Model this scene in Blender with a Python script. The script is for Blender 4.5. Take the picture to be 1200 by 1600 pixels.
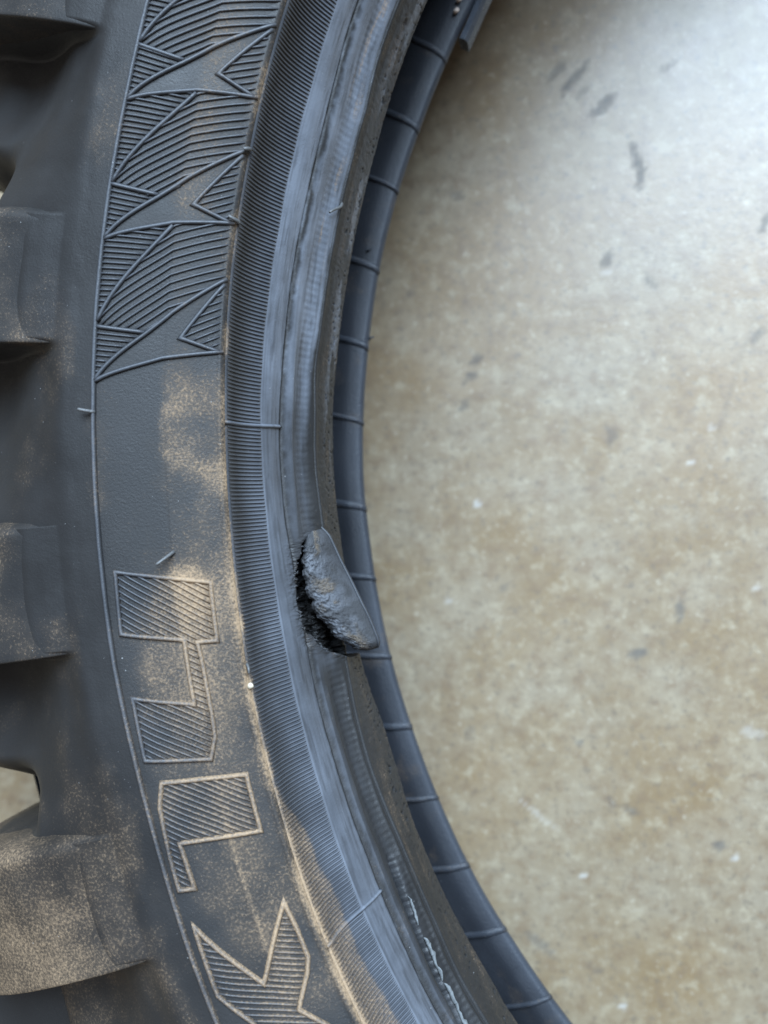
import bpy, math, random
import numpy as np
from mathutils import Matrix, Vector

# ------------------------------------------------------------------ camera, world, lamps, exposure
scene = bpy.context.scene
for o in list(bpy.data.objects): bpy.data.objects.remove(o)
COL = scene.collection

cam_d = bpy.data.cameras.new('camera'); cam = bpy.data.objects.new('camera', cam_d); COL.objects.link(cam)
cam_d.sensor_fit = 'HORIZONTAL'; cam_d.sensor_width = 36; cam_d.lens = 44.845
cam_d.clip_start = .01; cam_d.clip_end = 60
cam.matrix_world = Matrix(((0.97429195, 0.08698751, 0.20781810, -0.16353),
                           (-0.08762533, 0.99613450, -0.00615255, 0.00003),
                           (-0.20754998, -0.01221575, 0.97814814, 0.27999),
                           (0, 0, 0, 1)))
cam_d.dof.use_dof = True; cam_d.dof.focus_distance = .180; cam_d.dof.aperture_fstop = 19
scene.camera = cam

world = bpy.data.worlds.new('World'); scene.world = world; world.use_nodes = True
bgn = world.node_tree.nodes['Background']
bgn.inputs[0].default_value = (1.0, .96, .94, 1); bgn.inputs[1].default_value = .28

def area(name, loc, target, size, size_y, power, color):
    l = bpy.data.lights.new(name, 'AREA'); l.shape = 'RECTANGLE'; l.size = size; l.size_y = size_y
    l.energy = power; l.color = color
    o = bpy.data.objects.new(name, l); COL.objects.link(o); o.location = loc
    o.rotation_euler = (Vector(target)-Vector(loc)).to_track_quat('-Z', 'Y').to_euler()
    return o
# the open workshop door beyond the top of the picture: daylight, high and cool
area('door_light', (.8, 2.25, 2.95), (-.15, 0, .05), 3.4, 2.7, 640, (.62, .80, 1.0))

scene.render.engine = 'CYCLES'
vs = scene.view_settings
vs.view_transform = 'Standard'; vs.look = 'None'; vs.exposure = .24; vs.gamma = 1; vs.use_curve_mapping = False

rng = np.random.default_rng(7); random.seed(7)

DA = np.linspace(-.5, .45, 77)
DENT = np.array([[0.316, 0.316, 0.316, 0.316, 0.316, 0.316, 0.316, 0.316, 0.316, 0.316, 0.316, 0.316, 0.316, 0.308, 0.29, 0.262, 0.219, 0.159, 0.083, -0.001, -0.085, -0.158, -0.215, -0.255, -0.28, -0.291, -0.287, -0.268, -0.232, -0.181, -0.121, -0.06, -0.008, 0.027, 0.042, 0.041, 0.03, 0.018, 0.011, 0.012, 0.021, 0.035, 0.048, 0.057, 0.061, 0.062, 0.061, 0.06, 0.062, 0.067, 0.074, 0.083, 0.088, 0.086, 0.077, 0.063, 0.045, 0.028, 0.012, -0.006, -0.028, -0.058, -0.096, -0.136, -0.167, -0.181, -0.173, -0.147, -0.114, -0.081, -0.055, -0.044, -0.044, -0.044, -0.044, -0.044, -0.044],
 [0.564, 0.564, 0.564, 0.564, 0.564, 0.564, 0.564, 0.564, 0.564, 0.573, 0.587, 0.604, 0.622, 0.643, 0.663, 0.679, 0.682, 0.666, 0.625, 0.566, 0.496, 0.428, 0.368, 0.318, 0.271, 0.224, 0.173, 0.124, 0.08, 0.043, 0.009, -0.03, -0.082, -0.147, -0.222, -0.3, -0.371, -0.429, -0.472, -0.5, -0.515, -0.519, -0.516, -0.507, -0.494, -0.474, -0.448, -0.416, -0.377, -0.336, -0.296, -0.258, -0.223, -0.189, -0.157, -0.127, -0.101, -0.082, -0.074, -0.078, -0.092, -0.111, -0.127, -0.13, -0.117, -0.089, -0.055, -0.024, -0.006, -0.003, -0.014, -0.034, -0.058, -0.081, -0.089, -0.089, -0.089],
 [-0.064, -0.064, -0.064, -0.064, -0.064, -0.064, -0.048, -0.012, 0.029, 0.072, 0.111, 0.145, 0.171, 0.187, 0.192, 0.185, 0.165, 0.132, 0.088, 0.037, -0.015, -0.063, -0.101, -0.126, -0.138, -0.139, -0.134, -0.128, -0.124, -0.127, -0.136, -0.148, -0.155, -0.153, -0.135, -0.104, -0.061, -0.012, 0.038, 0.089, 0.138, 0.188, 0.24, 0.295, 0.354, 0.414, 0.47, 0.513, 0.539, 0.543, 0.525, 0.488, 0.438, 0.38, 0.317, 0.251, 0.181, 0.106, 0.028, -0.049, -0.117, -0.168, -0.202, -0.227, -0.251, -0.283, -0.325, -0.375, -0.427, -0.474, -0.508, -0.524, -0.52, -0.5, -0.468, -0.433, -0.404],
 [0.101, 0.101, 0.101, 0.101, 0.103, 0.109, 0.102, 0.066, -0.005, -0.097, -0.178, -0.227, -0.252, -0.285, -0.342, -0.412, -0.46, -0.464, -0.434, -0.401, -0.394, -0.418, -0.454, -0.471, -0.448, -0.391, -0.326, -0.286, -0.29, -0.336, -0.404, -0.465, -0.495, -0.489, -0.454, -0.4, -0.33, -0.234, -0.099, 0.077, 0.272, 0.445, 0.574, 0.664, 0.738, 0.802, 0.837, 0.82, 0.751, 0.651, 0.547, 0.455, 0.378, 0.314, 0.262, 0.219, 0.183, 0.144, 0.093, 0.022, -0.068, -0.168, -0.265, -0.352, -0.425, -0.48, -0.515, -0.526, -0.514, -0.479, -0.415, -0.313, -0.168, -0.004, 0.142, 0.235, 0.269],
 [0.26, 0.26, 0.28, 0.324, 0.361, 0.319, 0.157, -0.055, -0.258, -0.412, -0.516, -0.601, -0.662, -0.693, -0.706, -0.681, -0.591, -0.469, -0.34, -0.21, -0.078, 0.038, 0.078, 0.02, -0.076, -0.177, -0.296, -0.457, -0.643, -0.782, -0.807, -0.761, -0.701, -0.64, -0.579, -0.519, -0.458, -0.397, -0.337, -0.275, -0.206, -0.094, 0.085, 0.28, 0.436, 0.528, 0.547, 0.522, 0.494, 0.507, 0.627, 0.762, 0.728, 0.556, 0.367, 0.228, 0.153, 0.1, 0.05, 0.004, -0.033, -0.067, -0.1, -0.136, -0.18, -0.233, -0.288, -0.34, -0.382, -0.416, -0.444, -0.428, -0.296, -0.075, 0.163, 0.359, 0.422],
 [0.095, -0.05, -0.138, -0.158, -0.156, -0.146, -0.123, -0.091, -0.063, -0.061, -0.104, -0.166, -0.228, -0.27, -0.284, -0.298, -0.369, -0.524, -0.711, -0.893, -1.026, -1.087, -1.115, -1.123, -1.02, -0.73, -0.464, -0.27, -0.042, 0.129, 0.167, 0.148, 0.122, 0.096, 0.07, 0.045, 0.026, 0.043, 0.116, 0.213, 0.313, 0.408, 0.496, 0.579, 0.656, 0.709, 0.732, 0.743, 0.748, 0.744, 0.705, 0.593, 0.466, 0.369, 0.285, 0.207, 0.145, 0.095, 0.049, 0.003, -0.041, -0.082, -0.119, -0.154, -0.188, -0.22, -0.241, -0.255, -0.266, -0.273, -0.259, -0.214, -0.155, -0.096, -0.045, -0.009, 0.018],
 [-0.186, -0.133, -0.08, -0.03, 0.01, 0.037, 0.047, 0.042, 0.023, -0.003, -0.035, -0.068, -0.102, -0.134, -0.163, -0.189, -0.209, -0.225, -0.236, -0.243, -0.245, -0.241, -0.231, -0.212, -0.187, -0.159, -0.135, -0.12, -0.117, -0.122, -0.131, -0.137, -0.136, -0.129, -0.118, -0.106, -0.092, -0.07, -0.03, 0.034, 0.117, 0.206, 0.283, 0.335, 0.361, 0.366, 0.358, 0.343, 0.324, 0.301, 0.276, 0.249, 0.224, 0.202, 0.185, 0.176, 0.175, 0.181, 0.195, 0.213, 0.231, 0.246, 0.254, 0.253, 0.243, 0.223, 0.197, 0.165, 0.13, 0.092, 0.048, -0.007, -0.073, -0.148, -0.223, -0.284, -0.317]])  # mm: how far this tyre's lines stray from true circles
# ---- tyre surface: alpha = angle round the axis, u = place across the section
R_KN = [(-8,.3035,.0650),(-7,.3030,.0840),(-6,.2995,.0985),(-5,.2915,.1090),(-4,.2800,.1165),(-3,.2685,.1218),(-2,.2595,.1250),(-1,.2525,.1263),
 (0,.24745,.12633),(.57,.2358,.1232),(.94,.2276,.1198),(1,.22616,.11899),(1.2,.2260,.1153),(1.5,.2252,.1114),(1.75,.2242,.1090),(2,.22307,.10692),(2.5,.2218,.1041),(3,.22082,.10086),
 (3.15,.2197,.0990),(3.5,.2188,.0955),(3.85,.2173,.0925),(4,.21697,.09134),(4.5,.2162,.0858),(5,.2160,.0800),(5.3,.2168,.0783),(5.6,.2195,.0780),(6,.2240,.0795),
 (7,.2340,.0840),(8,.2470,.0880),(9,.2590,.0860),(10,.2680,.0760),(11,.2695,.0650)]
KN = np.array(R_KN)
def _hermite(x, xs, ys):
    d = np.diff(ys)/np.diff(xs); m = np.empty_like(ys); m[0]=d[0]; m[-1]=d[-1]
    h0=np.diff(xs)[:-1]; h1=np.diff(xs)[1:]
    w1=2*h1+h0; w2=h1+2*h0; dd=d[:-1]*d[1:]; ok=dd>0
    m[1:-1] = np.where(ok, (w1+w2)*dd/np.where(ok, w1*d[1:]+w2*d[:-1], 1), 0)
    i = np.clip(np.searchsorted(xs, x)-1, 0, len(xs)-2); h = xs[i+1]-xs[i]; t=(x-xs[i])/h
    return (2*t**3-3*t**2+1)*ys[i]+(t**3-2*t**2+t)*h*m[i]+(-2*t**3+3*t**2)*ys[i+1]+(t**3-t**2)*h*m[i+1]
UF = np.linspace(-8,11,1901)
RF = _hermite(UF, KN[:,0], KN[:,1]); ZF = _hermite(UF, KN[:,0], KN[:,2])
def dent(a, u):
    fade = np.clip(1-(np.abs(a)-.5)/.4, 0, 1); fade = fade*fade*(3-2*fade)
    e = np.stack([np.interp(a, DA, t) for t in DENT[:6]], -1)*.001
    uc = np.clip(u, 0, 5); i = np.clip(uc.astype(int), 0, 4); f = uc-i
    k = np.take_along_axis(e, i[...,None], -1)[...,0]*(1-f)+np.take_along_axis(e, (i+1)[...,None], -1)[...,0]*f
    return k*fade*np.where(u<0, np.clip(1+u/3,0,1), np.where(u>5, np.clip(1-(u-5)/3,0,1), 1))
def surf(a, u):
    a, u = np.broadcast_arrays(np.asarray(a,float), np.asarray(u,float))
    r = np.interp(u, UF, RF)+dent(a, u); z = np.interp(u, UF, ZF)
    return np.stack([-r*np.cos(a), r*np.sin(a), z], -1)
def frame(a, u):
    e=1e-4; p = surf(a,u); ta = surf(a+e,u)-surf(a-e,u); tu = surf(a,u+e*30)-surf(a,u-e*30)
    ta /= np.linalg.norm(ta,axis=-1,keepdims=True); tu /= np.linalg.norm(tu,axis=-1,keepdims=True)
    n = np.cross(tu, ta); n /= np.linalg.norm(n,axis=-1,keepdims=True)
    return p, ta, tu, n
# ------------------------------------------------------------------ small noise
def vnoise(x, y, seed=0):
    xi = np.floor(x).astype(np.int64); yi = np.floor(y).astype(np.int64); fx = x-xi; fy = y-yi
    fx = fx*fx*(3-2*fx); fy = fy*fy*(3-2*fy)
    def h(a, b):
        n = (a*374761393+b*668265263+seed*974634777) & 0xffffffff
        n = ((n ^ (n >> 13))*1274126177) & 0xffffffff
        return ((n ^ (n >> 16)) & 0xffff)/65535.
    return (h(xi,yi)*(1-fx)+h(xi+1,yi)*fx)*(1-fy)+(h(xi,yi+1)*(1-fx)+h(xi+1,yi+1)*fx)*fy
def fbm(x, y, seed=0, oct=4):
    s = 0; a = .5
    for k in range(oct): s = s+a*vnoise(x*2**k, y*2**k, seed+k); a *= .5
    return s/(1-.5**oct)
def sstep(x, a, b):
    t = np.clip((x-a)/(b-a), 0, 1); return t*t*(3-2*t)
def bump(x, c, w): return np.exp(-((x-c)/w)**2)

# ------------------------------------------------------------------ dust on the tyre, and rim-scuffed rubber with sky sheen painted in
def dust(a, u):
    a = np.asarray(a, float); u = np.asarray(u, float)
    X = a*225; Y = np.where(u < 0, u*8.0, u*22.0)                # about millimetres
    big = fbm(X/16, Y/14, 11); mid = fbm(X/5, Y/4, 23)
    low = sstep(-a, -.05, .32)                                # the lower stretch of ring is dirtier
    d = np.zeros_like(a)
    # lettered panel
    pan = (u >= 0) & (u <= 1)
    w = .24+.17*sstep(.09-a, 0, .06)+.22*sstep(u+.10*(mid-.5), .50, .60)*sstep(.17-a+.04*(mid-.5), 0, .1)*sstep(a, -.09, -.03)+.12*sstep(u, .5, .6)*(1-sstep(u, .7, .9))
    clean = sstep(bump(a+.018*(mid-.5), .075, .022)*sstep(u+.08*(mid-.5), .52, .62), .2, .8)+sstep(bump(a, .045, .012)*sstep(.5-u, 0, .1), .3, .7)
    w = w*(1-.30*np.clip(clean*(.2+1.3*mid), 0, 1))*(1-.45*sstep(-a, .08, .2))+.13*low
    w = w*(.55+.95*sstep(big, .30, .70))
    w += .22*bump(u, .60, .018)*sstep(-a, .19, .22)*sstep(a, -.33, -.30)
    d = np.where(pan, w, d)
    # edge of the panel, thick with dirt
    d += (.50+.28*sstep(-a, -.07, .05))*bump(u, 1.0+.03*(mid-.5), .042)*(.15+1.7*mid)*(.6+.8*sstep(fbm(X/11, X*0+5, 29), .35, .6))
    # muddy half of the serrated band near the bottom
    edge = 1.02+.56*sstep(-a, .17, .30)+.35*(fbm(X/7, X*0+3, 5)-.5)
    d += np.where((u > 1) & (u < 2.2), .62*sstep(edge-u, -.05, .07)*sstep(-a, .15, .21), 0)
    d += np.where((u > 1) & (u < 1.9), .16, 0)
    # bead base, brownish
    d += np.where((u > 4.05) & (u < 5.4), .34+.55*(fbm(X/6, u*6, 53)-.45), 0)
    d += np.where((u >= 2.9) & (u <= 4.05), .10+.18*sstep(mid, .5, .7), 0)
    # scraped, greyed streaks on the bead seat towards the top, dust in patches
    d += np.where((u > 3.1) & (u < 4.0), .55*sstep(a, .17, .26)*sstep(fbm(X/9, u*7, 37), .50, .62)*bump(u, 3.62, .25), 0)
    # shoulder
    sh = (u < 0)
    d = np.where(sh, .12+.30*sstep(big, .42, .70)+.14*low, d)
    d += .45*bump(u, 0, .05)*low
    return np.clip(d*.74, 0, 1)
def bloom_sheen(a, u):  # rim-rubbed grey-blue, with reflected sky painted into the colour
    a = np.asarray(a, float); u = np.asarray(u, float)
    X = a*225
    rag = (.06+.06*sstep(a, .1, .25))*(fbm(X/7, X*0+1, 3)-.5)+.08*(fbm(X/1.2, u*9, 4)-.5)
    top = sstep(a, .02, .22)
    b = sstep(u, 1.9, 2.15)*(1-sstep(u+rag, 2.90, 3.02))*(.46+.46*sstep(a, .0, .25))
    b = b+sstep(u+rag, 3.02, 3.12)*(1-sstep(u+rag, 3.5+.35*top, 3.75+.3*top))*(.25+.55*top)  # painted highlight on the bead seat, stronger towards the top
    b = b+(.22+.24*sstep(u, 1.10, 1.75))*((u > 1) & (u <= 2.05))
    b = b*np.where((u > 2.05) & (u < 4.0), .92+.22*sstep(fbm(X/14, u*20, 47), .35, .65)-.35*sstep(fbm(X/7, u*9, 48), .55, .7), 1)
    b = b*np.where((u > 3.12) & (u < 4.0), 1-.75*sstep(-a, .115, .14), 1)
    b = b+np.where((u > 4.3) & (u < 5.2), .50*sstep(a, .02, .12)*sstep(fbm(X/14, u*5, 43), .47, .60)*bump(u, 4.75, .22)+.10*sstep(a, .1, .3), 0)
    return np.clip(b, 0, 1)

# ------------------------------------------------------------------ mesh helpers
def mesh_obj(name, V, F, mat, parent=None, attrs=None, smooth=True, label=None, kind=None):
    me = bpy.data.meshes.new(name)
    V = np.asarray(V, np.float32).reshape(-1, 3)
    if isinstance(F, np.ndarray):
        nf, k = F.shape
        me.vertices.add(len(V)); me.vertices.foreach_set('co', V.ravel())
        me.loops.add(nf*k); me.loops.foreach_set('vertex_index', F.astype(np.int32).ravel())
        me.polygons.add(nf); me.polygons.foreach_set('loop_start', np.arange(0, nf*k, k, dtype=np.int32))
        me.polygons.foreach_set('loop_total', np.full(nf, k, np.int32)); me.update(calc_edges=True); me.validate()
    else:
        me.from_pydata(V.tolist(), [], F)
    if smooth: me.polygons.foreach_set('use_smooth', np.ones(len(me.polygons), bool))
    for n, v in (attrs or {}).items():
        at = me.attributes.new(n, 'FLOAT', 'POINT'); at.data.foreach_set('value', np.asarray(v, np.float32).ravel())
    me.materials.append(mat); me.update()
    o = bpy.data.objects.new(name, me); COL.objects.link(o)
    if parent: o.parent = parent
    if label: o['label'] = label
    if kind: o['kind'] = kind
    return o
def grid_faces(n, m, closed=False, flip=False):
    i = np.arange(n if closed else n-1)[:, None]; j = np.arange(m-1)[None]
    i2 = (i+1) % n
    q = np.stack([i*m+j, i2*m+j, i2*m+j+1, i*m+j+1], -1).reshape(-1, 4)
    return q[:, ::-1].copy() if flip else q
class MB:
    """gathers pieces of one mesh"""
    def __init__(s): s.V = []; s.F = []; s.A = {'dust': [], 'bloom_sheen': []}; s.n = 0
    def add(s, V, F, d=0, b=0):
        V = np.asarray(V).reshape(-1, 3); s.V.append(V); s.F.append(np.asarray(F)+s.n); s.n += len(V)
        for k, x in (('dust', d), ('bloom_sheen', b)): s.A[k].append(np.broadcast_to(np.asarray(x, float).ravel(), (len(V),)) if np.size(x) > 1 else np.full(len(V), float(x)))
    def build(s, name, mat, parent=None, **kw):
        return mesh_obj(name, np.concatenate(s.V), np.concatenate(s.F), mat, parent, {k: np.concatenate(v) for k, v in s.A.items()}, **kw)
PTOP = np.array([0,.05,.55,1,1,.55,.05,0])
PROF = np.array([(-.5,-.25),(-.42,.42),(-.27,.80),(-.09,.98),(.09,.98),(.27,.80),(.42,.42),(.5,-.25)])
def rib(mb, pts, w, h, closed=False, step=.0011, off=0., ddust=0., surff=None, taper=False, wob=.10, worn=.25):
    """a raised cord of rubber laid on the surface along pts [(alpha,u)...]"""
    P = [np.array(p, float) for p in pts]
    if closed: P = P+[P[0]]
    out = []
    for k in range(len(P)-1):
        L = math.hypot((P[k+1][0]-P[k][0])*.235, (P[k+1][1]-P[k][1])*.0225); n = max(1, int(round(L/step)))
        for t in range(n): out.append(P[k]+(P[k+1]-P[k])*t/n)
    if not closed: out.append(P[-1])
    Q = np.array(out); p, ta, tu, n = frame(Q[:,0], Q[:,1])
    if closed: d0 = p-np.roll(p,1,0); d1 = np.roll(p,-1,0)-p
    else:
        d = np.diff(p, axis=0); d0 = np.vstack([d[:1], d]); d1 = np.vstack([d, d[-1:]])
    d0 /= np.linalg.norm(d0,axis=1)[:,None]; d1 /= np.linalg.norm(d1,axis=1)[:,None]
    t = d0+d1; t /= np.linalg.norm(t,axis=1)[:,None]+1e-9
    c = np.clip((t*d1).sum(1), .42, 1)
    s = np.cross(n, t); s /= np.linalg.norm(s,axis=1)[:,None]
    hh = h*(1+wob*2*(fbm(Q[:,0]*300, Q[:,1]*25, 9)-.5))
    if taper:
        k = np.linspace(0,1,len(Q)); hh = hh*np.clip(np.minimum(k, 1-k)*8+.25, 0, 1)
    V = p[:,None]+s[:,None]*(PROF[None,:,0:1]*w/c[:,None,None])+n[:,None]*(PROF[None,:,1:2]*hh[:,None,None]+off)
    m = len(PROF); F = grid_faces(len(Q), m, closed)
    dd = np.repeat(dust(Q[:,0], Q[:,1])+ddust, m); bb = np.clip(bloom_sheen(Q[:,0], Q[:,1])[:,None]+worn*PTOP[None], 0, 1).ravel()  # rib tops lighter than flanks: wear plus painted catch-light
    if not closed:
        a = np.arange(m); k = (len(Q)-1)*m
        caps = np.array([[a[i], a[i+1], a[m-2-i], a[m-1-i]] for i in range(m//2-1)]+[[k+m-1-i, k+m-2-i, k+i+1, k+i] for i in range(m//2-1)])
        F = np.vstack([F, caps])
    mb.add(V, F, dd, bb)
def hatch(mb, poly, pitch, mL, mR, w, h, vk=.57, inset=.0, ddust=0.):
    """parallel ribs a = a0 + m (v - vk), clipped to poly [(alpha, v)...]"""
    P = np.array(poly, float)
    g = lambda A: A[:,0]-np.where(A[:,1] < vk, mL, mR)*(A[:,1]-vk)
    dens = []
    for k in range(len(P)):
        q = P[(k+1) % len(P)]
        for t in np.linspace(0, 1, 60, endpoint=False): dens.append(P[k]+(q-P[k])*t)
    D = np.array(dens); G = g(D)
    a0 = math.ceil(G.min()/pitch)*pitch
    while a0 < G.max():
        s = G-a0; x = []
        for k in range(len(D)):
            k2 = (k+1) % len(D)
            if s[k]*s[k2] < 0: x.append((D[k]+(D[k2]-D[k])*s[k]/(s[k]-s[k2]))[1])
        x.sort()
        for v0, v1 in zip(x[::2], x[1::2]):
            v0 += .010+inset; v1 -= .010+inset
            if v1-v0 < .035: continue
            vs_ = [v0]+([vk] if v0 < vk-.01 and v1 > vk+.01 and mL != mR else [])+[v1]
            rib(mb, [(a0+(mL if v < vk else mR)*(v-vk), v) for v in vs_], w, h, step=.0016, ddust=ddust)
        a0 += pitch

# ------------------------------------------------------------------ materials
def nodes(name):
    m = bpy.data.materials.new(name); m.use_nodes = True; nt = m.node_tree
    return m, nt, nt.nodes['Principled BSDF']
def N(nt, t, **kw):
    n = nt.nodes.new(t)
    for k, v in kw.items(): setattr(n, k, v)
    return n
def noise(nt, vec, scale, detail=4, rough=.55):
    n = N(nt, 'ShaderNodeTexNoise'); n.inputs['Scale'].default_value = scale; n.inputs['Detail'].default_value = detail
    n.inputs['Roughness'].default_value = rough; nt.links.new(vec, n.inputs['Vector']); return n.outputs['Fac']
def math_(nt, op, a, b=None, c=None):
    n = N(nt, 'ShaderNodeMath', operation=op)
    for i, x in enumerate((a, b, c)):
        if x is None: continue
        if hasattr(x, 'links'): nt.links.new(x, n.inputs[i])
        else: n.inputs[i].default_value = x
    return n.outputs[0]
def maprange(nt, v, a, b, c=0., d=1.):
    n = N(nt, 'ShaderNodeMapRange'); n.interpolation_type = 'SMOOTHSTEP'; nt.links.new(v, n.inputs[0])
    for i, x in zip((1,2,3,4), (a,b,c,d)): n.inputs[i].default_value = x
    return n.outputs[0]
def mix(nt, f, a, b):
    n = N(nt, 'ShaderNodeMix', data_type='RGBA')
    if hasattr(f, 'links'): nt.links.new(f, n.inputs[0])
    else: n.inputs[0].default_value = f
    for i, x in ((6, a), (7, b)):
        if hasattr(x, 'links'): nt.links.new(x, n.inputs[i])
        else: n.inputs[i].default_value = (*x, 1)
    return n.outputs[2]
def attr(nt, name):
    n = N(nt, 'ShaderNodeAttribute'); n.attribute_name = name; return n.outputs['Fac']
def rubber(name, base=(.0125,.0123,.0126), bloom_sheen_c=(.165,.182,.215), dustc=(.33,.222,.132), rough=.52, grain=.32, dust_k=1.0, extra=0., spec=.34):
    m, nt, b = nodes(name)
    pos = N(nt, 'ShaderNodeNewGeometry').outputs['Position']
    fine = noise(nt, pos, 2300, 3, .6); spk = noise(nt, pos, 2100, 5, .7); pat = noise(nt, pos, 120, 4); slow = noise(nt, pos, 35, 3)
    d = attr(nt, 'dust'); bl = attr(nt, 'bloom_sheen')
    v = math_(nt, 'ADD', math_(nt, 'MULTIPLY', d, dust_k), extra)
    v = math_(nt, 'ADD', v, math_(nt, 'MULTIPLY', math_(nt, 'SUBTRACT', spk, .5), 1.7))
    v = math_(nt, 'ADD', v, math_(nt, 'MULTIPLY', math_(nt, 'SUBTRACT', pat, .5), .40))
    mask = maprange(nt, v, .34, 1.20, 0, .85)
    film = maprange(nt, math_(nt, 'ADD', d, math_(nt, 'MULTIPLY', math_(nt, 'SUBTRACT', pat, .5), .5)), .16, .80, 0, .24)   # thin overall film
    c = mix(nt, maprange(nt, slow, .3, .7), base, tuple(x*1.5 for x in base))
    blm = math_(nt, 'MULTIPLY', bl, maprange(nt, pat, .25, .75, .65, 1.1))
    c = mix(nt, blm, c, bloom_sheen_c)  # scuff tint that also carries the painted sheen
    c = mix(nt, film, c, tuple(x*.55 for x in dustc))
    c = mix(nt, mask, c, dustc)
    # stray pale grains
    gr = maprange(nt, noise(nt, pos, 1700, 1, .4), .80, .84, 0, .35)
    c = mix(nt, gr, c, (.42,.42,.42))
    nt.links.new(c, b.inputs['Base Color'])
    r = math_(nt, 'ADD', maprange(nt, pat, .2, .8, rough-.08, rough+.10), math_(nt, 'MULTIPLY', mask, .3))
    r = math_(nt, 'SUBTRACT', r, math_(nt, 'MULTIPLY', bl, .26))
    nt.links.new(r, b.inputs['Roughness'])
    h = math_(nt, 'ADD', math_(nt, 'MULTIPLY', fine, .5), math_(nt, 'ADD', math_(nt, 'MULTIPLY', spk, .5), math_(nt, 'MULTIPLY', mask, .8)))
    bp = N(nt, 'ShaderNodeBump'); bp.inputs['Strength'].default_value = grain; bp.inputs['Distance'].default_value = .0003
    nt.links.new(h, bp.inputs['Height']); nt.links.new(bp.outputs[0], b.inputs['Normal'])
    b.inputs['Specular IOR Level'].default_value = spec
    return m
RUB = rubber('tyre_rubber')
RUB_SH = rubber('shoulder_rubber', grain=.35, rough=.55)
RUB_IN = rubber('inner_rubber', base=(.016,.0175,.0215), bloom_sheen_c=(.055,.064,.080), rough=.52, grain=.75, dust_k=1.0)
RUB_TORN = rubber('torn_rubber', base=(.022,.022,.023), bloom_sheen_c=(.098,.104,.118), dustc=(.19,.145,.10), rough=.72, grain=.9)
RUB_RAW = rubber('raw_rubber', base=(.010,.011,.014), rough=.42, grain=.9, dust_k=.5)
def plain(name, col, rough, sc=800, amt=.35):
    m, nt, b = nodes(name); pos = N(nt, 'ShaderNodeNewGeometry').outputs['Position']
    f = noise(nt, pos, sc, 4); nt.links.new(mix(nt, f, tuple(x*(1-amt) for x in col), tuple(min(1, x*(1+amt)) for x in col)), b.inputs['Base Color'])
    b.inputs['Roughness'].default_value = rough
    bp = N(nt, 'ShaderNodeBump'); bp.inputs['Strength'].default_value = .4; bp.inputs['Distance'].default_value = .0003
    nt.links.new(f, bp.inputs['Height']); nt.links.new(bp.outputs[0], b.inputs['Normal'])
    return m
GRIT = plain('beige_grit', (.42,.36,.27), .85); FRAY = plain('frayed_grey_skin', (.11,.118,.122), .8, 1500); CORDM = plain('cord_fibre', (.42,.34,.29), .8, 1200)
WHISK = plain('whisker_rubber', (.075,.075,.075), .5, 1500)

def concrete():
    m, nt, b = nodes('workshop_concrete')
    pos = N(nt, 'ShaderNodeNewGeometry').outputs['Position']
    st = attr(nt, 'stain'); wh = attr(nt, 'pale')
    n1 = noise(nt, pos, 9, 4); n2 = noise(nt, pos, 42, 6, .62); n3 = noise(nt, pos, 190, 5, .65); n4 = noise(nt, pos, 900, 4, .6); n5 = noise(nt, pos, 22, 5, .6)
    n6 = noise(nt, pos, 420, 6, .7)
    c = mix(nt, maprange(nt, n2, .30, .70), (.168,.115,.060), (.216,.170,.110))
    c = mix(nt, maprange(nt, n5, .42, .68, 0, .5), c, (.196,.166,.122))
    c = mix(nt, maprange(nt, n1, .45, .7, 0, .5), c, (.205,.128,.058))
    c = mix(nt, maprange(nt, n3, .50, .66, 0, .70), c, (.150,.102,.060))
    c = mix(nt, maprange(nt, n3, .49, .30, 0, .60), c, (.285,.240,.165))
    c = mix(nt, maprange(nt, n6, .53, .66, 0, .70), c, (.118,.092,.066))
    c = mix(nt, maprange(nt, n6, .44, .30, 0, .55), c, (.35,.31,.235))
    c = mix(nt, maprange(nt, n4, .62, .75, 0, .5), c, (.11,.10,.085))
    c = mix(nt, maprange(nt, n4, .33, .22, 0, .5), c, (.50,.48,.42))
    c = mix(nt, math_(nt, 'MINIMUM', math_(nt, 'MULTIPLY', st, 1.0), 1.), c, (.065,.067,.072)); c = mix(nt, math_(nt, 'MULTIPLY', wh, .55), c, (.52,.52,.50))
    nt.links.new(c, b.inputs['Base Color'])
    nt.links.new(maprange(nt, n2, .2, .8, .35, .45), b.inputs['Roughness'])
    nt.links.new(math_(nt, 'MULTIPLY_ADD', st, -.72, .80), b.inputs['Specular IOR Level'])
    bp = N(nt, 'ShaderNodeBump'); bp.inputs['Strength'].default_value = .10; bp.inputs['Distance'].default_value = .0008
    nt.links.new(math_(nt, 'ADD', n3, math_(nt, 'MULTIPLY', n4, .4)), bp.inputs['Height']); nt.links.new(bp.outputs[0], b.inputs['Normal'])
    return m
CONC = concrete()

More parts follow.
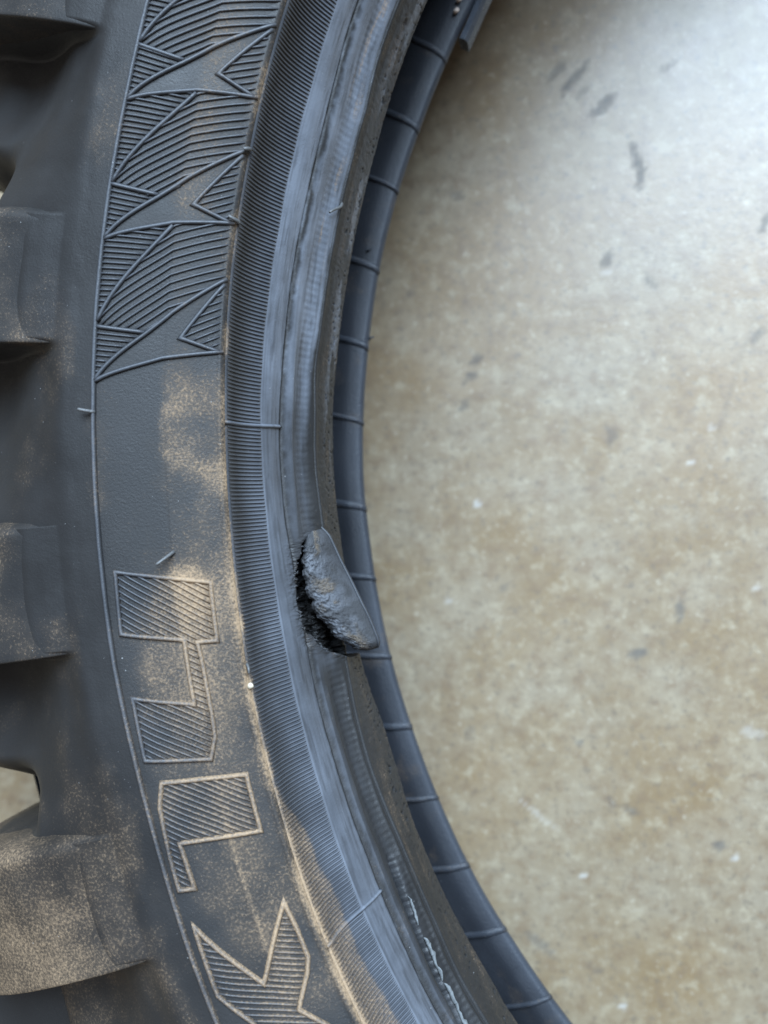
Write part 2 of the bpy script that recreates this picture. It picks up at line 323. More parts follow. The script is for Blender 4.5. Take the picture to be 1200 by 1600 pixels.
# ------------------------------------------------------------------ the floor
def axis(lo, hi, far, st):
    c = np.arange(lo, hi, st); k = np.geomspace(.004, far, 26)
    return np.concatenate([lo-k[::-1], c, c[-1]+k])
fx = axis(-.40, -.06, 2.2, .0011); fy = axis(-.20, .21, 2.2, .0011)
FX, FY = np.meshgrid(fx, fy, indexing='ij')
stain = np.zeros_like(FX); pale = np.zeros_like(FX)
def mark(arr, x, y, L, W, ang, k, seed):
    c, s = math.cos(math.radians(ang)), math.sin(math.radians(ang)); dx, dy = FX-x, FY-y
    q = ((dx*c+dy*s)/L)**2+((-dx*s+dy*c)/W)**2
    n = fbm(FX*700, FY*700, seed)
    arr[:] = np.maximum(arr, k*.85*sstep(1.2-q-(n-.5)*2.2, 0, .9))
for i, (x, y, L, W, ang, k) in enumerate([
    (-.1613,.1231,.0052,.0013,40,.55), (-.1570,.1198,.0060,.0016,42,.65), (-.1543,.1160,.0022,.0012,50,.4), (-.1494,.1112,.0060,.0018,38,.6),
    (-.1422,.0975,.0036,.0014,-70,.6), (-.1411,.0920,.0050,.0016,-80,.75), (-.1413,.0875,.0028,.0012,-85,.7), (-.1518,.0677,.0030,.0018,50,.6),
    (-.1410,.0598,.0026,.0013,-45,.45), (-.1914,.0438,.0022,.0014,50,.6), (-.1937,.0388,.0024,.0013,40,.6), (-.1963,.0311,.0026,.0013,50,.55),
    (-.1553,.0169,.0026,.0016,60,.45), (-.1409,-.0334,.0042,.0013,80,.65), (-.1536,-.0448,.0036,.0017,5,.7), (-.2029,-.0652,.0026,.0017,70,.35),
    (-.1898,-.0236,.0016,.0012,0,.4), (-.1712,-.0694,.0012,.0009,0,.8), (-.1643,-.0869,.0026,.0013,-50,.4), (-.1592,-.0889,.0030,.0012,-20,.5),
    (-.1357,-.0996,.0016,.0014,0,.6), (-.1878,-.1274,.0060,.0015,-42,.45), (-.1730,-.1346,.0030,.0010,-20,.4), (-.1927,.0924,.0026,.0011,-25,.5),
    (-.1090,.0713,.0030,.0016,60,.6), (-.1136,.0409,.0030,.0014,40,.5), (-.2095,.0654,.0013,.0010,0,.4), (-.1826,.0581,.0014,.0010,0,.4), (-.1310,.1190,.0030,.0014,20,.35)]):
    mark(stain, x, y, L, W, ang, k, 40+i)
for i, (x, y, L, W, ang, k) in enumerate([(-.1951,.0018,.0013,.0010,0,.9), (-.1246,-.0683,.0036,.0018,-20,.4), (-.1739,-.1079,.0012,.0009,0,.9),
    (-.1317,-.1029,.0012,.0009,30,.9), (-.1850,-.0901,.0062,.0007,-42,.45), (-.1658,-.1450,.0010,.0010,0,.9), (-.1525,.0640,.0013,.0009,0,.5),
    (-.1200,-.028,.0014,.001,0,.6), (-.1340,.008,.0012,.001,0,.7), (-.1280,.0170,.0010,.001,0,.7), (-.2060,-.0260,.001,.001,0,.6)]):
    mark(pale, x, y, L, W, ang, k, 90+i)
# a hairline crack in the slab
t = np.clip((FY+.005)/.05, 0, 1); cx = -.1345+.020*t+.0016*(fbm(FY*160, FY*0, 77)-.5)
stain = np.maximum(stain, .16*bump(FX, cx, .0006)*((FY > -.012) & (FY < .05)))
floor = mesh_obj('floor', np.stack([FX, FY, np.zeros_like(FX)], -1), grid_faces(len(fx), len(fy)), CONC, attrs={'stain': stain, 'pale': pale})
floor['kind'] = 'structure'; floor['label'] = 'worn brown grey concrete floor with dark rubber scuffs and a cool sheen'

# ------------------------------------------------------------------ the tyre
tire = bpy.data.objects.new('tire', None); COL.objects.link(tire); tire.empty_display_size = .05
tire['label'] = 'dusty black knobby tire lying on its side, bead torn open, block letters and chevrons'; tire['category'] = 'tire'

fineA = np.concatenate([np.arange(-.66, -.16, .0012), np.arange(-.16, .02, .0004), np.arange(.02, .6601, .0012)])
ALPHA = np.concatenate([fineA, np.linspace(fineA[-1], 2*math.pi+fineA[0], 420)[1:-1]])
def wrap(a): return (a+math.pi) % (2*math.pi)-math.pi
AW = wrap(ALPHA)
# rows across the section at even arc length, closer at the crisp lines
ds = np.hypot(np.diff(RF), np.diff(ZF))
dens = np.full(len(UF), 1/.00034); dens[UF < -3.5] = 1/.0012; dens[UF > 5.7] = 1/.0016
for c, w in ((3.0,.05),(4.0,.06),(1.0,.05),(.57,.02)): dens[np.abs(UF-c) < w] = 1/.00011
dens[(UF > 2.8) & (UF < 5.4)] *= 1.25
cum = np.concatenate([[0], np.cumsum(ds*(dens[1:]+dens[:-1])/2)]); nrow = int(cum[-1])
U_ROWS = np.interp(np.linspace(0, cum[-1], nrow), cum, UF)
for key in (1.0, 6.0): U_ROWS[np.abs(U_ROWS-key).argmin()] = key

# the tear: edge of the hole (u at each alpha) and where the bead has been pulled out of its seat
TA = np.array([-.134,-.130,-.1191,-.1095,-.0966,-.0809,-.0665,-.050,-.0334,-.0167,-.006]); TU = np.array([4.9,4.25,3.60,3.24,3.05,2.93,2.90,2.99,3.09,3.25,3.7])
def tear_depth(a, u):
    ue = np.interp(a, TA, TU); n = fbm(a*620, u*11, 31, 3)-.5; n2 = fbm(a*230, u*4, 33, 3)-.5
    ins = sstep(u-ue+.07*n+.14*n2, -.02, .15)*sstep(a, -.1335+.003*n2, -.1285+.003*n2)*(1-sstep(a, np.interp(u,[3.2,3.7,4.2,5],[-.022,-.028,-.050,-.062]), np.interp(u,[3.2,3.7,4.2,5],[-.004,-.012,-.032,-.044])))
    return ins*(1-sstep(u, 5.2, 5.8)), np.exp(-((u-ue)/.35)**2)*sstep(a, -.15, -.12)*(1-sstep(a, -.02, .01)), n, n2
LP = np.array([(.2530,.1256),(.2555,.12590),(.2590,.12590),(.2640,.1256),(.2710,.1247),(.2790,.1230),(.2880,.1203),(.2965,.1160),(.3040,.1092),(.3085,.1000),(.3100,.0890),(.3105,.0740)])
LPITCH = 2*math.pi/29
def upper(a, u):
    """full relief of the upper half: surface plus moulded lines, wear and the tear"""
    p, ta, tu, n = frame(a, u)
    h = np.zeros_like(u)
    wob = fbm(a*60, u*0, 51)-.5
    h -= .00026*bump(u+.015*wob, 3.0, .030)-.00010*bump(u, 3.07, .05)                    # rim line
    h += .00012*bump(u, 3.93, .05)-.00034*bump(u, 4.0, .022)+.00016*bump(u, 4.07, .06)  # thin line at the heel
    h -= .00030*bump(u, 1.0, .022); h += .00022*bump(u, .955, .018)                     # edge of the panel
    h += .00004*sstep(u, .560, .580)*sstep(1-u, 0, .05)                                 # step along the panel
    h += .000035*np.sin(a/.0062*2*math.pi)*sstep(u, 3.32, 3.42)*(1-sstep(u, 3.72, 3.82))*(.4+fbm(a*120, u*4, 61))
    h += .00010*(fbm(a*95, u*3.2, 71)-.5)*sstep(u, 2.9, 3.2)+.00022*(fbm(a*320, u*10, 72)-.5)*sstep(u, 4.05, 4.2)
    h -= .0006*sstep(fbm(a*420, u*14, 73), .70, .78)*sstep(u, 4.3, 4.6)                 # nicks in the bead base
    h += .00030*(fbm(a*40, u*.9, 74)-.5)*sstep(-u, .2, 1)                               # shoulder not dead smooth
    lo = sstep(-a, .125, .16)
    h += lo*(.00040*bump(u+.05*wob, 3.17, .07)-.00055*bump(u, 3.55, .16)+.00035*bump(u+.06*wob, 3.80, .05)-.00025*bump(u, 3.90, .03))
    h += (1-lo)*sstep(a, -.02, .03)*(1-sstep(a, .12, .2))*(.0004*bump(u, 3.2, .07)-.0005*bump(u, 3.6, .18))
    # torn skin near the bottom of the frame
    uf = np.interp(a, [-.4668,-.4539,-.4148,-.3728,-.3286,-.3144], [3.315,3.413,3.4535,3.482,3.555,3.607])+.05*(fbm(a*420, a*0, 81)-.5)
    fr = sstep(-a, .305, .335)
    h -= .0027*fr*bump(u, uf-.070, .060); h += .00050*fr*sstep(u, uf-.02, uf+.03)*(1-sstep(u, uf+.06, uf+.30))
    # the sidewall swells into the root of every lug
    r0 = np.interp(u, UF, RF); ph = np.mod(.0145-a, LPITCH)
    lift = np.clip(np.interp(r0, LP[:,0], LP[:,1])-np.interp(u, UF, ZF), 0, .004)*(u < -1)*(1-sstep(r0, .2615, .268))
    h += lift*sstep(.0895-ph, -.0015, .0030)*np.where(ph > .2, sstep(ph, LPITCH-.014, LPITCH), 1.)
    gap = ph-.090; scoop = sstep(gap, -.004, .004)*(1-.68*sstep(gap, .020, .105))*(1-sstep(gap, .090, .1262))
    h -= (.0030*sstep(-u, 1.15, 2.4)+.0065*sstep(-u, 2.2, 4.2))*scoop*(1-.55*sstep(-u, 4.3, 5.6))
    h -= .0115*sstep(ph, .158, .190)*(1-sstep(ph, .2075, .2167))*sstep(-u, 3.4, 4.8)
    ins, rim, n1, n2 = tear_depth(a, u)
    h += rim*(1-ins)*(.00040*n1+.0006*n2+.00010)
    h -= ins*(.0056+.0035*n2+.0022*n1+.0010*(fbm(a*500+u*9, u*22, 36, 2)-.5))
    return p+n*h[..., None], ins, rim
def sheet(name, rows, mat, lower=False):
    A, U = np.meshgrid(AW, rows, indexing='ij')
    if lower:
        P = surf_low(A, U); att = {'dust': .10+.22*sstep(fbm(A*45, U*2.2, 17), .5, .8), 'bloom_sheen': np.where(U > 4.6, .45*(1-sstep(U, 5.15, 5.6)), .2)}  # bright toe, dark inward: shade of the cavity painted into the colour
    else:
        P, ins, rim = upper(A, U)
        att = {'dust': dust(A, U)*(1-ins)+.10*rim, 'bloom_sheen': bloom_sheen(A, U)*(1-.6*rim)*(1-ins)}
    o = mesh_obj(name, P, grid_faces(len(AW), len(rows), True, flip=lower), mat, tire, att)
    return o
def surf_low(a, u):
    """the half that rests on the floor, the mirror image of the upper one"""
    fade = np.clip(1-(np.abs(a)-.5)/.4, 0, 1)
    r = np.interp(u, UF, RF)+.0030*sstep(5-u, 0, .5)+.0030*sstep(5-u, .5, 1.2)+(.0006+np.interp(a, DA, DENT[6])*.001*fade)*sstep(u, 2, 4.5)*(1-sstep(u, 7, 9))
    z = .13-np.interp(u, UF, ZF)
    return np.stack([-r*np.cos(a), r*np.sin(a), z], -1)
sheet('sidewall', U_ROWS[U_ROWS <= 1.0], RUB)
sheet('bead', U_ROWS[(U_ROWS >= 1.0) & (U_ROWS <= 6.0)], RUB)
sheet('inner_liner', U_ROWS[U_ROWS >= 6.0], RUB_IN)
LOWROWS = np.concatenate([np.linspace(-8, 1, 70), np.linspace(1, 4.5, 70)[1:], np.linspace(4.5, 6.6, 60)[1:]])
sheet('sidewall', LOWROWS[LOWROWS <= 1.0], RUB_SH, True)
sheet('bead', LOWROWS[LOWROWS >= 1.0], RUB_IN, True)
sheet('inner_liner', np.linspace(6.6, 11, 40), RUB_IN, True)

# circumferential rib round the lettered panel
mb = MB(); rib(mb, [(a, 0.) for a in np.linspace(-math.pi, math.pi, 1600, endpoint=False)], .00100, .00062, closed=True, step=.01); mb.build('sidewall_rib', RUB, tire)

# fine serrations of the rim band: far too many to name one by one
mb = MB(); PITCH = 2*math.pi/1960
for far in (False, True):
    ks = np.array([k for k in range(1960) if (abs(wrap(k*PITCH)) > .72) == far]); nu = 5 if far else 15
    T_ = np.linspace(0, 1, nu)[None]; ka = ks[:, None]
    Uu = 1.03+(.97+.012*np.sin(ka*12.9))*T_; Aa = wrap(ka*PITCH)+.0001*np.sin(ka*7.7)+0*T_
    p, ta, tu, n = frame(Aa, Uu)
    hh = .00028*(1+.25*(fbm(Aa*300, Uu*25, 9)-.5))*np.clip(np.minimum(T_*9, (1-T_)*14)+.15, 0, 1)
    Vv = p[:,:,None]+ta[:,:,None]*(PROF[None,None,:,0:1]*.00052)+n[:,:,None]*(PROF[None,None,:,1:2]*hh[...,None,None])
    m = len(PROF); base = grid_faces(nu, m, flip=True); Ff = (base[None]+(np.arange(len(ks))*nu*m)[:,None,None]).reshape(-1, 4)
    mb.add(Vv, Ff, np.repeat(dust(Aa, Uu).ravel(), m), (bloom_sheen(Aa, Uu)[...,None]*(.25+1.0*PTOP)).clip(0, 1).ravel())  # tops lightened, flanks darkened: light and shade painted on the serrations
mb.build('rim_serrations', RUB, tire, kind='stuff')

# chevrons
CH0 = [.11467, .21492, .31259, .4110, .5095, .6080]
for k, a0 in enumerate(CH0):
    root = bpy.data.objects.new('chevron', None); COL.objects.link(root); root.parent = tire; root.empty_display_size = .005
    o_ = MB(); h_ = MB()
    S = lambda pts: [(a0+a, v) for a, v in pts]
    W, H = .00096, .00062
    for pts in ([(.0388,.03),(.0366,.42)], [(.0009,.028),(.0350,.42),(.0531,.611),(.083,.968)], [(.0,.03),(.0187,.55),(.0265,.972)], [(.0785,.958),(.0345,.678),(.0262,.955)]):
        rib(o_, S(pts), W, H)
    hatch(h_, S([(.0388,.02),(.0366,.42),(.001,.02)]), .00386, -.004, -.004, .00050, .00040)
    hatch(h_, S([(.0785,.96),(.0345,.678),(.0265,.96)]), .0055, .055, .055, .00052, .00040)
    if k:
        rib(o_, S([(-.0577,.035),(.0165,.548)]), W, H)
        hatch(h_, S([(0,.02),(.0187,.55),(-.0577,.03)]), .00386, .004, .004, .00050, .00040)
        hatch(h_, S([(-.0565,.06),(.0180,.56),(.0262,.965),(-.0165,.965),(-.0465,.61),(-.0645,.42),(-.0605,.06)]), .0061, .083, .044, .00054, .00042)
    o_.build('outline', RUB, root); h_.build('hatching', RUB, root, kind='stuff')

# letters
LET = [
 ([(-.0215,.16),(-.0375,.825),(-.0825,.8234),(-.0809,.6841),(-.1016,.6947),(-.1334,.6917),(-.1527,.6784),(-.1684,.61),(-.1573,.1317),(-.1124,.1475),(-.1263,.5773),(-.0777,.5869),(-.0661,.1441)], -.075, .0050, .14, 'zigzag block letter filled with diagonal ribs'),
 ([(-.1756,.2249),(-.1869,.8331),(-.2308,.8286),(-.2201,.24),(-.2534,.2526),(-.2511,.1214),(-.2261,.1259),(-.1918,.1573)], -.080, .0048, .42, 'flag shaped block letter, its outline caked with tan dust'),
 ([(-.278,.1515),(-.3344,.4814),(-.287,.8299),(-.3083,.8511),(-.3312,.8501),(-.3414,.8024),(-.3618,.6403),(-.382,.7815),(-.41,.83),(-.432,.80),(-.40,.55),(-.405,.30),(-.432,.15),(-.40,.12),(-.3556,.3159),(-.3278,.141)], -.055, .0046, .48, 'forked block letter at the foot of the panel, dusty')]
for pts, m, pit, dd, lab in LET:
    root = bpy.data.objects.new('letter', None); COL.objects.link(root); root.parent = tire; root['label'] = lab; root.empty_display_size = .005
    o_ = MB(); h_ = MB()
    rib(o_, pts, .00096, .00062, closed=True, ddust=dd)
    hatch(h_, pts, pit, m, m, .00052, .00042, inset=.008, ddust=dd*.5)
    o_.build('outline', RUB, root); h_.build('hatching', RUB, root, kind='stuff')

# moulded vent lines across the serrated band
for a in (.0885, -.3291):
    mb = MB(); rib(mb, [(a-.0022*(1-t), .985+2.0*t) for t in np.linspace(0, 1, 24)], .00085, .00050, step=1); mb.build('vent_line', RUB, tire)

# ------------------------------------------------------------------ tubes: whiskers and fibres
def tube(mb, pts, rad, seg=8, d=0, b=0):
    P = np.array(pts, float); t = np.gradient(P, axis=0); t /= np.linalg.norm(t,axis=1)[:,None]
    x = np.cross(t, (.3,.2,.93)); x /= np.linalg.norm(x,axis=1)[:,None]; y = np.cross(t, x)
    R_ = np.broadcast_to(np.asarray(rad, float), (len(P),)); an = np.linspace(0, 2*math.pi, seg, endpoint=False)
    V = P[:,None]+R_[:,None,None]*(x[:,None]*np.cos(an)[None,:,None]+y[:,None]*np.sin(an)[None,:,None])
    n = len(P); F = [[i*seg+k, i*seg+(k+1)%seg, (i+1)*seg+(k+1)%seg, (i+1)*seg+k] for i in range(n-1) for k in range(seg)]
    V = np.vstack([V.reshape(-1,3), P[0], P[-1]])
    F += [[n*seg, (k+1)%seg, k, k] for k in range(seg)]+[[n*seg+1, (n-1)*seg+k, (n-1)*seg+(k+1)%seg, (n-1)*seg+(k+1)%seg] for k in range(seg)]
    F = [f if f[2] != f[3] else f[:3] for f in F]
    return V, F
def tube_obj(name, pts, rad, mat, parent, seg=8, **kw):
    V, F = tube(None, pts, rad, seg); return mesh_obj(name, V, F, mat, parent, {'dust': np.full(len(V), .2), 'bloom_sheen': np.full(len(V), .25)}, **kw)
def on(a, u, h):
    p, ta, tu, n = frame(np.array([a]), np.array([u])); return (p+n*h)[0]
def whisker(A, B, hA, hB, r):
    p = [on(A[0]+(B[0]-A[0])*t, A[1]+(B[1]-A[1])*t, hA+(hB-hA)*t+.0004*math.sin(t*math.pi)) for t in np.linspace(0, 1, 10)]
    tube_obj('rubber_whisker', p, np.linspace(r, r*.75, 10), WHISK, tire)
whisker((.0929,.03), (.0946,-.33), .0002, .0016, .00036)
whisker((-.0113,.588), (-.0195,.4624), .0001, .0020, .00034)
whisker((.3016,4.03), (.2864,3.49), .0002, .0016, .00032)
whisker((.2999,.99), (.2975,.955), 0, .0012, .0004)
whisker((.2426,1.0), (.2455,.93), 0, .0010, .00036)
whisker((-.105,.99), (-.112,.985), 0, .0008, .00028)

# ------------------------------------------------------------------ shoulder lugs
wk = np.linspace(0, 1, len(LP)); WQ = np.linspace(0, 1, 60); LR = _hermite(WQ, wk, LP[:,0].copy()); LZ = _hermite(WQ, wk, LP[:,1].copy())
USH = np.linspace(-8, 0, 200); RSH = np.interp(USH, UF, RF)
def lug(a_top, a_bot, low=False):
    mid_ = (a_top+a_bot)/2; hw = (a_top-a_bot)/2
    cols = [(-1.0,-.022,-.02),(-1.0,-.0080,-.01),(-1.0,-.0016,0),(-.997,-.0006,0),(-.988,-.00012,0),(-.97,0.,0.)]+[(s,0.,0.) for s in np.linspace(-.93, .88, 22)]+[(.93,-.0002,0),(.98,-.0007,.02),(1.03,-.0018,.06),(1.08,-.0046,.10),(1.13,-.018,.16)]
    V = []; D = []
    for s, dep, ext in cols:
        flare = 1-.10*max(0, s)*sstep(WQ, .25, .8)
        a = mid_+hw*(s+ext*np.sign(s)*.55)*flare
        dip = -.0005*math.cos(min(1, abs(s))*math.pi/2)+.0004*(fbm(a*45, WQ*6, 15)-.5)
        root_ = 1-sstep(LR, .255, .263); r = LR+dep*(.25+.75*WQ)+dip*.3*(1-root_); z = LZ+dep*(.9-.5*WQ)+dip*(1-root_)-.0005*root_
        if low: z = .13-z
        V.append(np.stack([-r*np.cos(a), r*np.sin(a), z], -1))
        D.append(.20*sstep(WQ, .12, .4)*(.4+1.2*fbm(a*40, WQ*9, 27))+dust(a, np.interp(r, RSH[::-1], USH[::-1]))+.14*bump(s, .95, .15)*sstep(WQ, .2, .5))
    o = mesh_obj('tread_lug', np.array(V), grid_faces(len(cols), len(WQ), flip=not low), RUB, tire, {'dust': np.array(D), 'bloom_sheen': np.zeros(np.array(D).shape)})
    return o
for k in range(29):
    a = wrap(.0145-LPITCH*k); lug(a, a-.0900)
for k in range(29):
    a = wrap(.0145-.11-LPITCH*k); lug(a, a-.0900, True)

# crown knobs: the middle row of the tread, deep in the gaps between the shoulder lugs
def knob(a1, a0):
    rr_ = np.array([.290,.300,.3165,.3195,.3205,.3205,.3195,.3165,.300,.290]); zz_ = np.array([.1005,.1000,.0985,.0970,.0945,.0400,.0375,.0360,.0350,.0345])
    V = []
    for k, (f, dr) in enumerate(((0,-.024),(-.02,-.004),(0.01,-.0012),(.05,0),(.3,.0),(.5,.0),(.7,.0),(.95,0),(.99,-.0012),(1.02,-.004),(1.0,-.024))):
        a = a1+(a0-a1)*f; r = rr_+dr*(rr_ > .295)
        z = .0675+(zz_-.0675)*(1+dr*6)
        V.append(np.stack([-r*math.cos(a), r*math.sin(a), z], -1))
    V = np.array(V); mesh_obj('tread_knob', V, grid_faces(V.shape[0], V.shape[1], flip=True), RUB, tire, {'dust': np.full(V.shape[:2], .14), 'bloom_sheen': np.zeros(V.shape[:2])}, smooth=False)
for k in range(29):
    a = wrap(.0145-LPITCH*k); knob(a-.075, a-.152)

# ------------------------------------------------------------------ ribs across the bead that lies below
RA = [.523,.4422,.3712,.2811,.1941,.1091,.0123,-.0682,-.1582,-.2393,-.3233,-.4047,-.4834,-.5699]
RA += [-.5699-.0838*k for k in range(1, 31)]+[.523+.0838*k for k in range(1, 31)]
ua = np.linspace(5.02, 6.35, 26)
for i, a in enumerate(RA):
    aa = a+.010*(ua-5.05)
    e = 1e-4; p = surf_low(aa, ua); tv = surf_low(aa, ua+.003)-surf_low(aa, ua-.003); tv /= np.linalg.norm(tv,axis=1)[:,None]
    td = surf_low(aa+e, ua)-surf_low(aa-e, ua); td /= np.linalg.norm(td,axis=1)[:,None]
    n = np.cross(tv, td); n *= np.sign(n[:,2].mean()); n /= np.linalg.norm(n,axis=1)[:,None]
    w = .0017*(1+.18*math.sin(i*2.3)); hh = .00055*np.clip((ua-4.98)*6, .5, 1)*(1+.5*(fbm(ua*3+i*7, ua*0, 19)-.5))
    V = p[:,None]+td[:,None]*(PROF[None,:,0:1]*w)+n[:,None]*(PROF[None,:,1:2]*hh[:,None,None])
    F = grid_faces(len(ua), len(PROF), flip=False)
    m = len(PROF); F = np.vstack([F, [[q, q+1, m-2-q, m-1-q] for q in range(m//2-1)]])
    mesh_obj('bead_rib', V, F, RUB_IN, tire, {'dust': np.full((len(ua), m), .22)+.25*(rng.random((len(ua), m))-.5), 'bloom_sheen': np.full((len(ua), m), .30)})

# ------------------------------------------------------------------ the flap pulled out of the bead
# rows: left edge (alpha, r, z), right edge (alpha, r, z), how far it has come loose
FT = np.array([(.0060,.2204,.0935,.0080,.2196,.0915,0),(-.0055,.2190,.0945,.0001,.2178,.0915,.1),(-.0145,.21879,.0965,-.0120,.21556,.0916,.75),(-.0261,.21942,.0980,-.0221,.21474,.0915,1),(-.0398,.21964,.0985,-.0348,.21387,.0914,1),
 (-.0546,.21944,.0980,-.0490,.2128,.0913,1),(-.0687,.21915,.0970,-.0633,.21178,.0912,1),(-.0823,.21880,.0958,-.0782,.21081,.0912,1),(-.0952,.21790,.0945,-.0927,.20988,.0911,1),(-.1072,.21650,.0932,-.1065,.20926,.0909,1),
 (-.1180,.21440,.0916,-.1175,.20898,.0905,1),(-.1240,.21320,.0900,-.1235,.20930,.0897,.8),(-.1268,.21240,.0884,-.1266,.21010,.0884,.4)])
NS = 200
sa = np.linspace(0, 1, NS); fk = np.linspace(0, 1, len(FT)); G = np.stack([_hermite(sa, fk, FT[:,c].copy()) for c in range(7)], -1)
tq = np.linspace(0, 1, 60)
V = []
for i, (al_, rl, zl, ar_, rr, zr, k) in enumerate(G):
    row = []
    nz = fbm(np.full(1, i*.16), np.zeros(1), 91, 3)[0]-.5
    rl2 = rl+.0012*nz*k; zl2 = zl+.0006*nz*k
    for q in np.linspace(0, 1, 12)[:-1]:                            # torn left flank, from below up to the lip
        row.append((rl2+.0004-.0026*(1-q)**1.4*k, zl2-.0064*(1-q)*(.35+.65*k), al_))
    for t in tq:                                                    # face that looks up
        sw = math.sin(math.pi*t)
        row.append((rl2+(rr-rl2)*t-.0004*sw*k, zl2-.0006*k+(zr-zl2+.0006*k)*t+.0030*sw**.62*k*(1-.62*t), al_+(ar_-al_)*t))
    row.append((rr-.00025, zr-.0003, ar_)); row.append((rr-.00030, zr-.0008, ar_)); row.append((rr+.0002, zr-.0013, ar_))
    for q in (.2, .45, .7, 1): row.append((rr+.0004+.0060*q, zr-.0013-.0085*q*(.3+.7*k), ar_))
    V.append(row)
V = np.array(V); rough = np.concatenate([np.full(11, 1.), np.clip(1.2-tq*1.35, .06, 1), np.full(7, .05)])
idx = np.arange(V.shape[1])[None]*1.; ii = np.arange(NS)[:, None]*1.
f2 = lambda s, sd, o: fbm(ii*s+0*idx, idx*s*.9+0*ii, sd, o)-.5
nA = f2(.09, 101, 3); nB = f2(.30, 102, 3); nC = np.abs(f2(.14, 103, 3))
kk = np.clip(G[:,6], 0, 1)[:, None]; endr = sstep(sa, .86, 1)[:, None]*.5
amp = np.clip(rough[None]+endr, 0, 1)*kk
nD = f2(.75, 104, 2); dv = (.0007*nA+.0008*nB-.0004*nC+.0006*nD+.0001)*amp
V[...,0] -= dv*.5; V[...,1] += dv
XYZ = np.stack([-V[...,0]*np.cos(V[...,2]), V[...,0]*np.sin(V[...,2]), V[...,1]], -1)
F = grid_faces(*XYZ.shape[:2], flip=False); m = XYZ.shape[1]; last = (NS-1)*m
Vf = np.vstack([XYZ.reshape(-1,3), XYZ[-1].mean(0)]); cap = [[last+j+1, last+j, len(Vf)-1] for j in range(m-1)]
patch = f2(.055, 111, 3)+.5
mids = np.concatenate([np.full(11, .2), np.exp(-((tq-.45)/.25)**2), np.full(7, .1)])[None]
dl = .06+.55*sstep(patch, .46, .66)*mids+.20*rough[None]*sstep(patch, .4, .6); bl = (.15+.55*sstep(f2(.09, 112, 3)+.5, .40, .62))*(.28+.72*np.clip(rough[None]*1.1, 0, 1))
flap = mesh_obj('torn_bead_flap', Vf, F.tolist()+cap, RUB_TORN, tire, {'dust': np.append(dl.ravel(), .1), 'bloom_sheen': np.append(bl.ravel(), .2)}, label='torn lump of bead pulled out of the tire, grey and ragged')
# the thin moulded lip along the flap's free edge
lip = np.stack([-(G[:,4]-.00015)*np.cos(G[:,3]), (G[:,4]-.00015)*np.sin(G[:,3]), G[:,5]+.00005], -1)[20:-8]
V2, F2 = tube(None, lip, .00022, 8)
mesh_obj('lip', V2, F2, RUB, flap, {'dust': np.full(len(V2), .12), 'bloom_sheen': np.full(len(V2), .20)})

# rubber crumbs and fibres along the edge of the hole
mb = MB(); Vs = []; Fs = []; off = 0
for k in range(34):
    a = rng.uniform(-.122, -.018); ue = float(np.interp(a, TA, TU)); u = ue+rng.uniform(-.10, .02)
    p0 = on(a, u, -.0001); d = np.array([rng.normal(0, .5), rng.normal(0, .6), rng.normal(.2, .5)])+np.array([.8, -.1, -.3]); d /= np.linalg.norm(d); L = rng.uniform(.0003, .0008)
    pts = [p0+d*L*t+np.array([0, 0, -.00025*t*t]) for t in np.linspace(0, 1, 4)]
    v, f = tube(None, pts, np.linspace(.00022, .00007, 4)*rng.uniform(.7, 1.6), 5)
    Vs.append(v); Fs += [[i+off for i in q] for q in f]; off += len(v)
mesh_obj('torn_fibres', np.vstack(Vs), Fs, RUB_TORN, tire, {'dust': np.full(off, .12), 'bloom_sheen': np.full(off, .15)}, kind='stuff')

# the pale curl of skin peeling off near the bottom
FRA = [.3144,.3286,.3558,.3728,.394,.4148,.4333,.4539,.4668,.48]; FRU = [3.607,3.56,3.54,3.49,3.476,3.454,3.455,3.413,3.33,3.28]
def flake(a0, a1, wid, hgt, seed, n):
    aa = np.linspace(a0, a1, n); t = np.linspace(0, 1, n); z0 = np.zeros(n)
    uu = np.interp(-aa, FRA, FRU)
    env = np.clip(np.minimum(t, 1-t)*7, 0, 1)**.6
    n1 = fbm(aa*130, z0, seed, 4); n2 = fbm(aa*170, z0+4, seed+1, 3); n3 = fbm(aa*100, z0+8, seed+2, 3)
    w = wid*env*np.clip(1.9*(n1-.18), .08, 1.6); uL = uu+.035*(n2-.5)-.01; h = (.0002+hgt*n3*env)
    rows = []
    for du, k in ((0,.3),(0,1),(.35,1.25),(.75,1.1),(1,.8),(1,.2),(.5,.2)):
        p, ta, tu, nn = frame(aa, uL+du*w+.012*(fbm(aa*420, z0+du*9, seed+5, 3)-.5)); rows.append(p+nn*(h*k)[:,None])
    V = np.stack(rows, 1); m = V.shape[1]
    F = [[i*m+k, i*m+(k+1)%m, (i+1)*m+(k+1)%m, (i+1)*m+k] for i in range(n-1) for k in range(m)]
    mesh_obj('peeled_skin', V, F, FRAY, tire)
flake(-.350, -.376, .085, .0008, 201, 200)
flake(-.388, -.428, .130, .0011, 211, 260)
flake(-.431, -.480, .115, .0010, 221, 300)

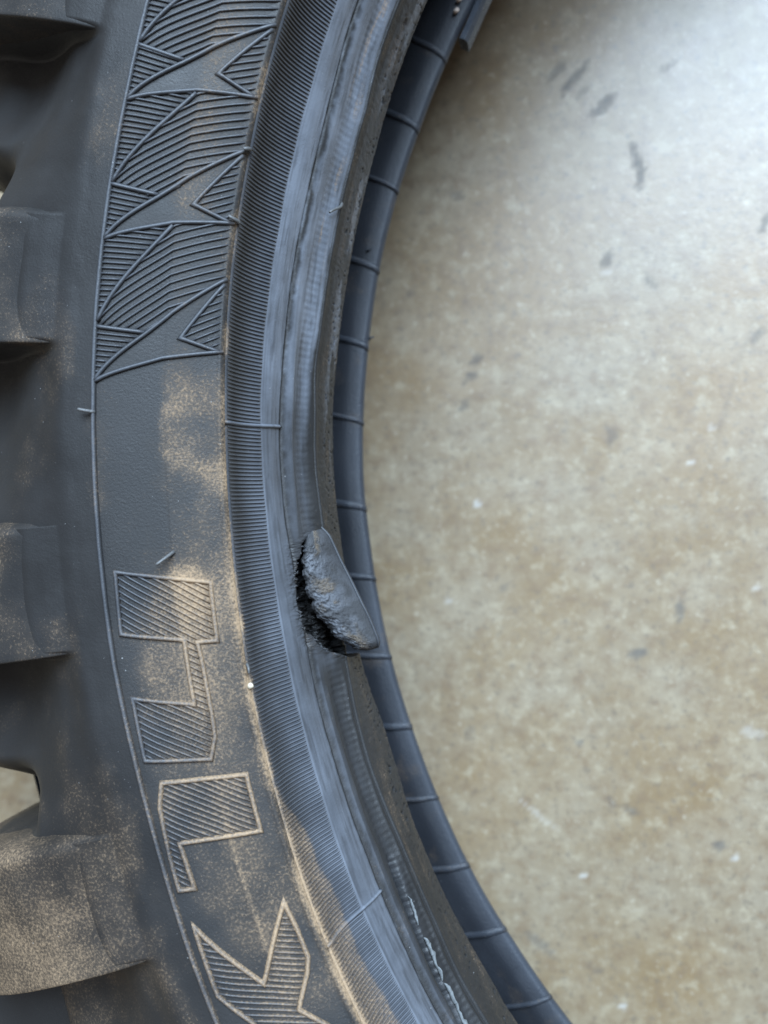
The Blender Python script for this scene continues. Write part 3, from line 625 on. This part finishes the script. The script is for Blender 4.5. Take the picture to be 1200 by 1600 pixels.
# ------------------------------------------------------------------ strip torn off the lower bead, at the top of the frame
sa = np.linspace(.5525, .80, 60); V = []
for i, a in enumerate(sa):
    t = i/59; r0 = .2138+.0004*t; r1 = .2163-.0002*t
    n_ = .0003*(vnoise(np.array([a*400.]), np.array([0.]), 3)[0]-.5)
    for r, z in ((r0,.0492),(r0+.0006,.0505),(r1-.0005,.0503),(r1+n_,.0490),(r1,.0440),(r0+.0003,.0440),(r0,.0470)): V.append((-r*math.cos(a), r*math.sin(a), z+.002*sstep(np.array(t), 0, .3)))
V = np.array(V); n, m = 60, 7
F = [[i*m+k, i*m+(k+1)%m, (i+1)*m+(k+1)%m, (i+1)*m+k] for i in range(n-1) for k in range(m)]+[list(range(m))[::-1], list(range((n-1)*m, n*m))]
strip = mesh_obj('torn_strip', V, F, RUB_IN, tire, {'dust': np.full(len(V), .15), 'bloom_sheen': np.full(len(V), .9)}, smooth=False, label='strip of rubber split away from the bead underneath')
for a, r in ((.570,.2186),(.582,.2192),(.594,.2198),(.607,.2199)):
    q = [(-(r+.0003*math.sin(t*9))*math.cos(a+.007*t), (r+.0003*math.sin(t*9))*math.sin(a+.007*t), .0525+.0004*math.sin(t*4)) for t in np.linspace(0, 1, 8)]
    tube_obj('cord_end', q, np.array([.0002,.0004,.0005,.0005,.00045,.0004,.0003,.0002]), CORDM, strip, 7)
# nubs on the lower bead edge
for a, u in ((.205, 5.0), (.30, 5.6)):
    p0 = surf_low(np.array([a]), np.array([u]))[0]; tube_obj('rubber_whisker', [p0+np.array([.0011*t, .0004*t, .0006*math.sin(t*3)]) for t in np.linspace(0, 1, 6)], np.linspace(.0003, .0002, 6), RUB_IN, tire)

# ------------------------------------------------------------------ a crumb of grit lying on the panel edge
import bmesh
def crumb(name, loc, r, seed, mat, label, cat, group=None):
    bm = bmesh.new(); bmesh.ops.create_icosphere(bm, subdivisions=2, radius=r)
    rr = random.Random(seed)
    for v in bm.verts: v.co *= 1+rr.uniform(-.18, .18); v.co.z *= .8
    me = bpy.data.meshes.new(name); bm.to_mesh(me); bm.free(); me.materials.append(mat)
    me.polygons.foreach_set('use_smooth', np.ones(len(me.polygons), bool))
    o = bpy.data.objects.new(name, me); COL.objects.link(o); o.location = loc; o['label'] = label; o['category'] = cat
    if group: o['group'] = group
    return o
crumb('grit_pebble', on(-.1222, .985, .0003), .00056, 3, GRIT, 'round beige grit pebble lodged in the groove beside the serrated band', 'pebble')
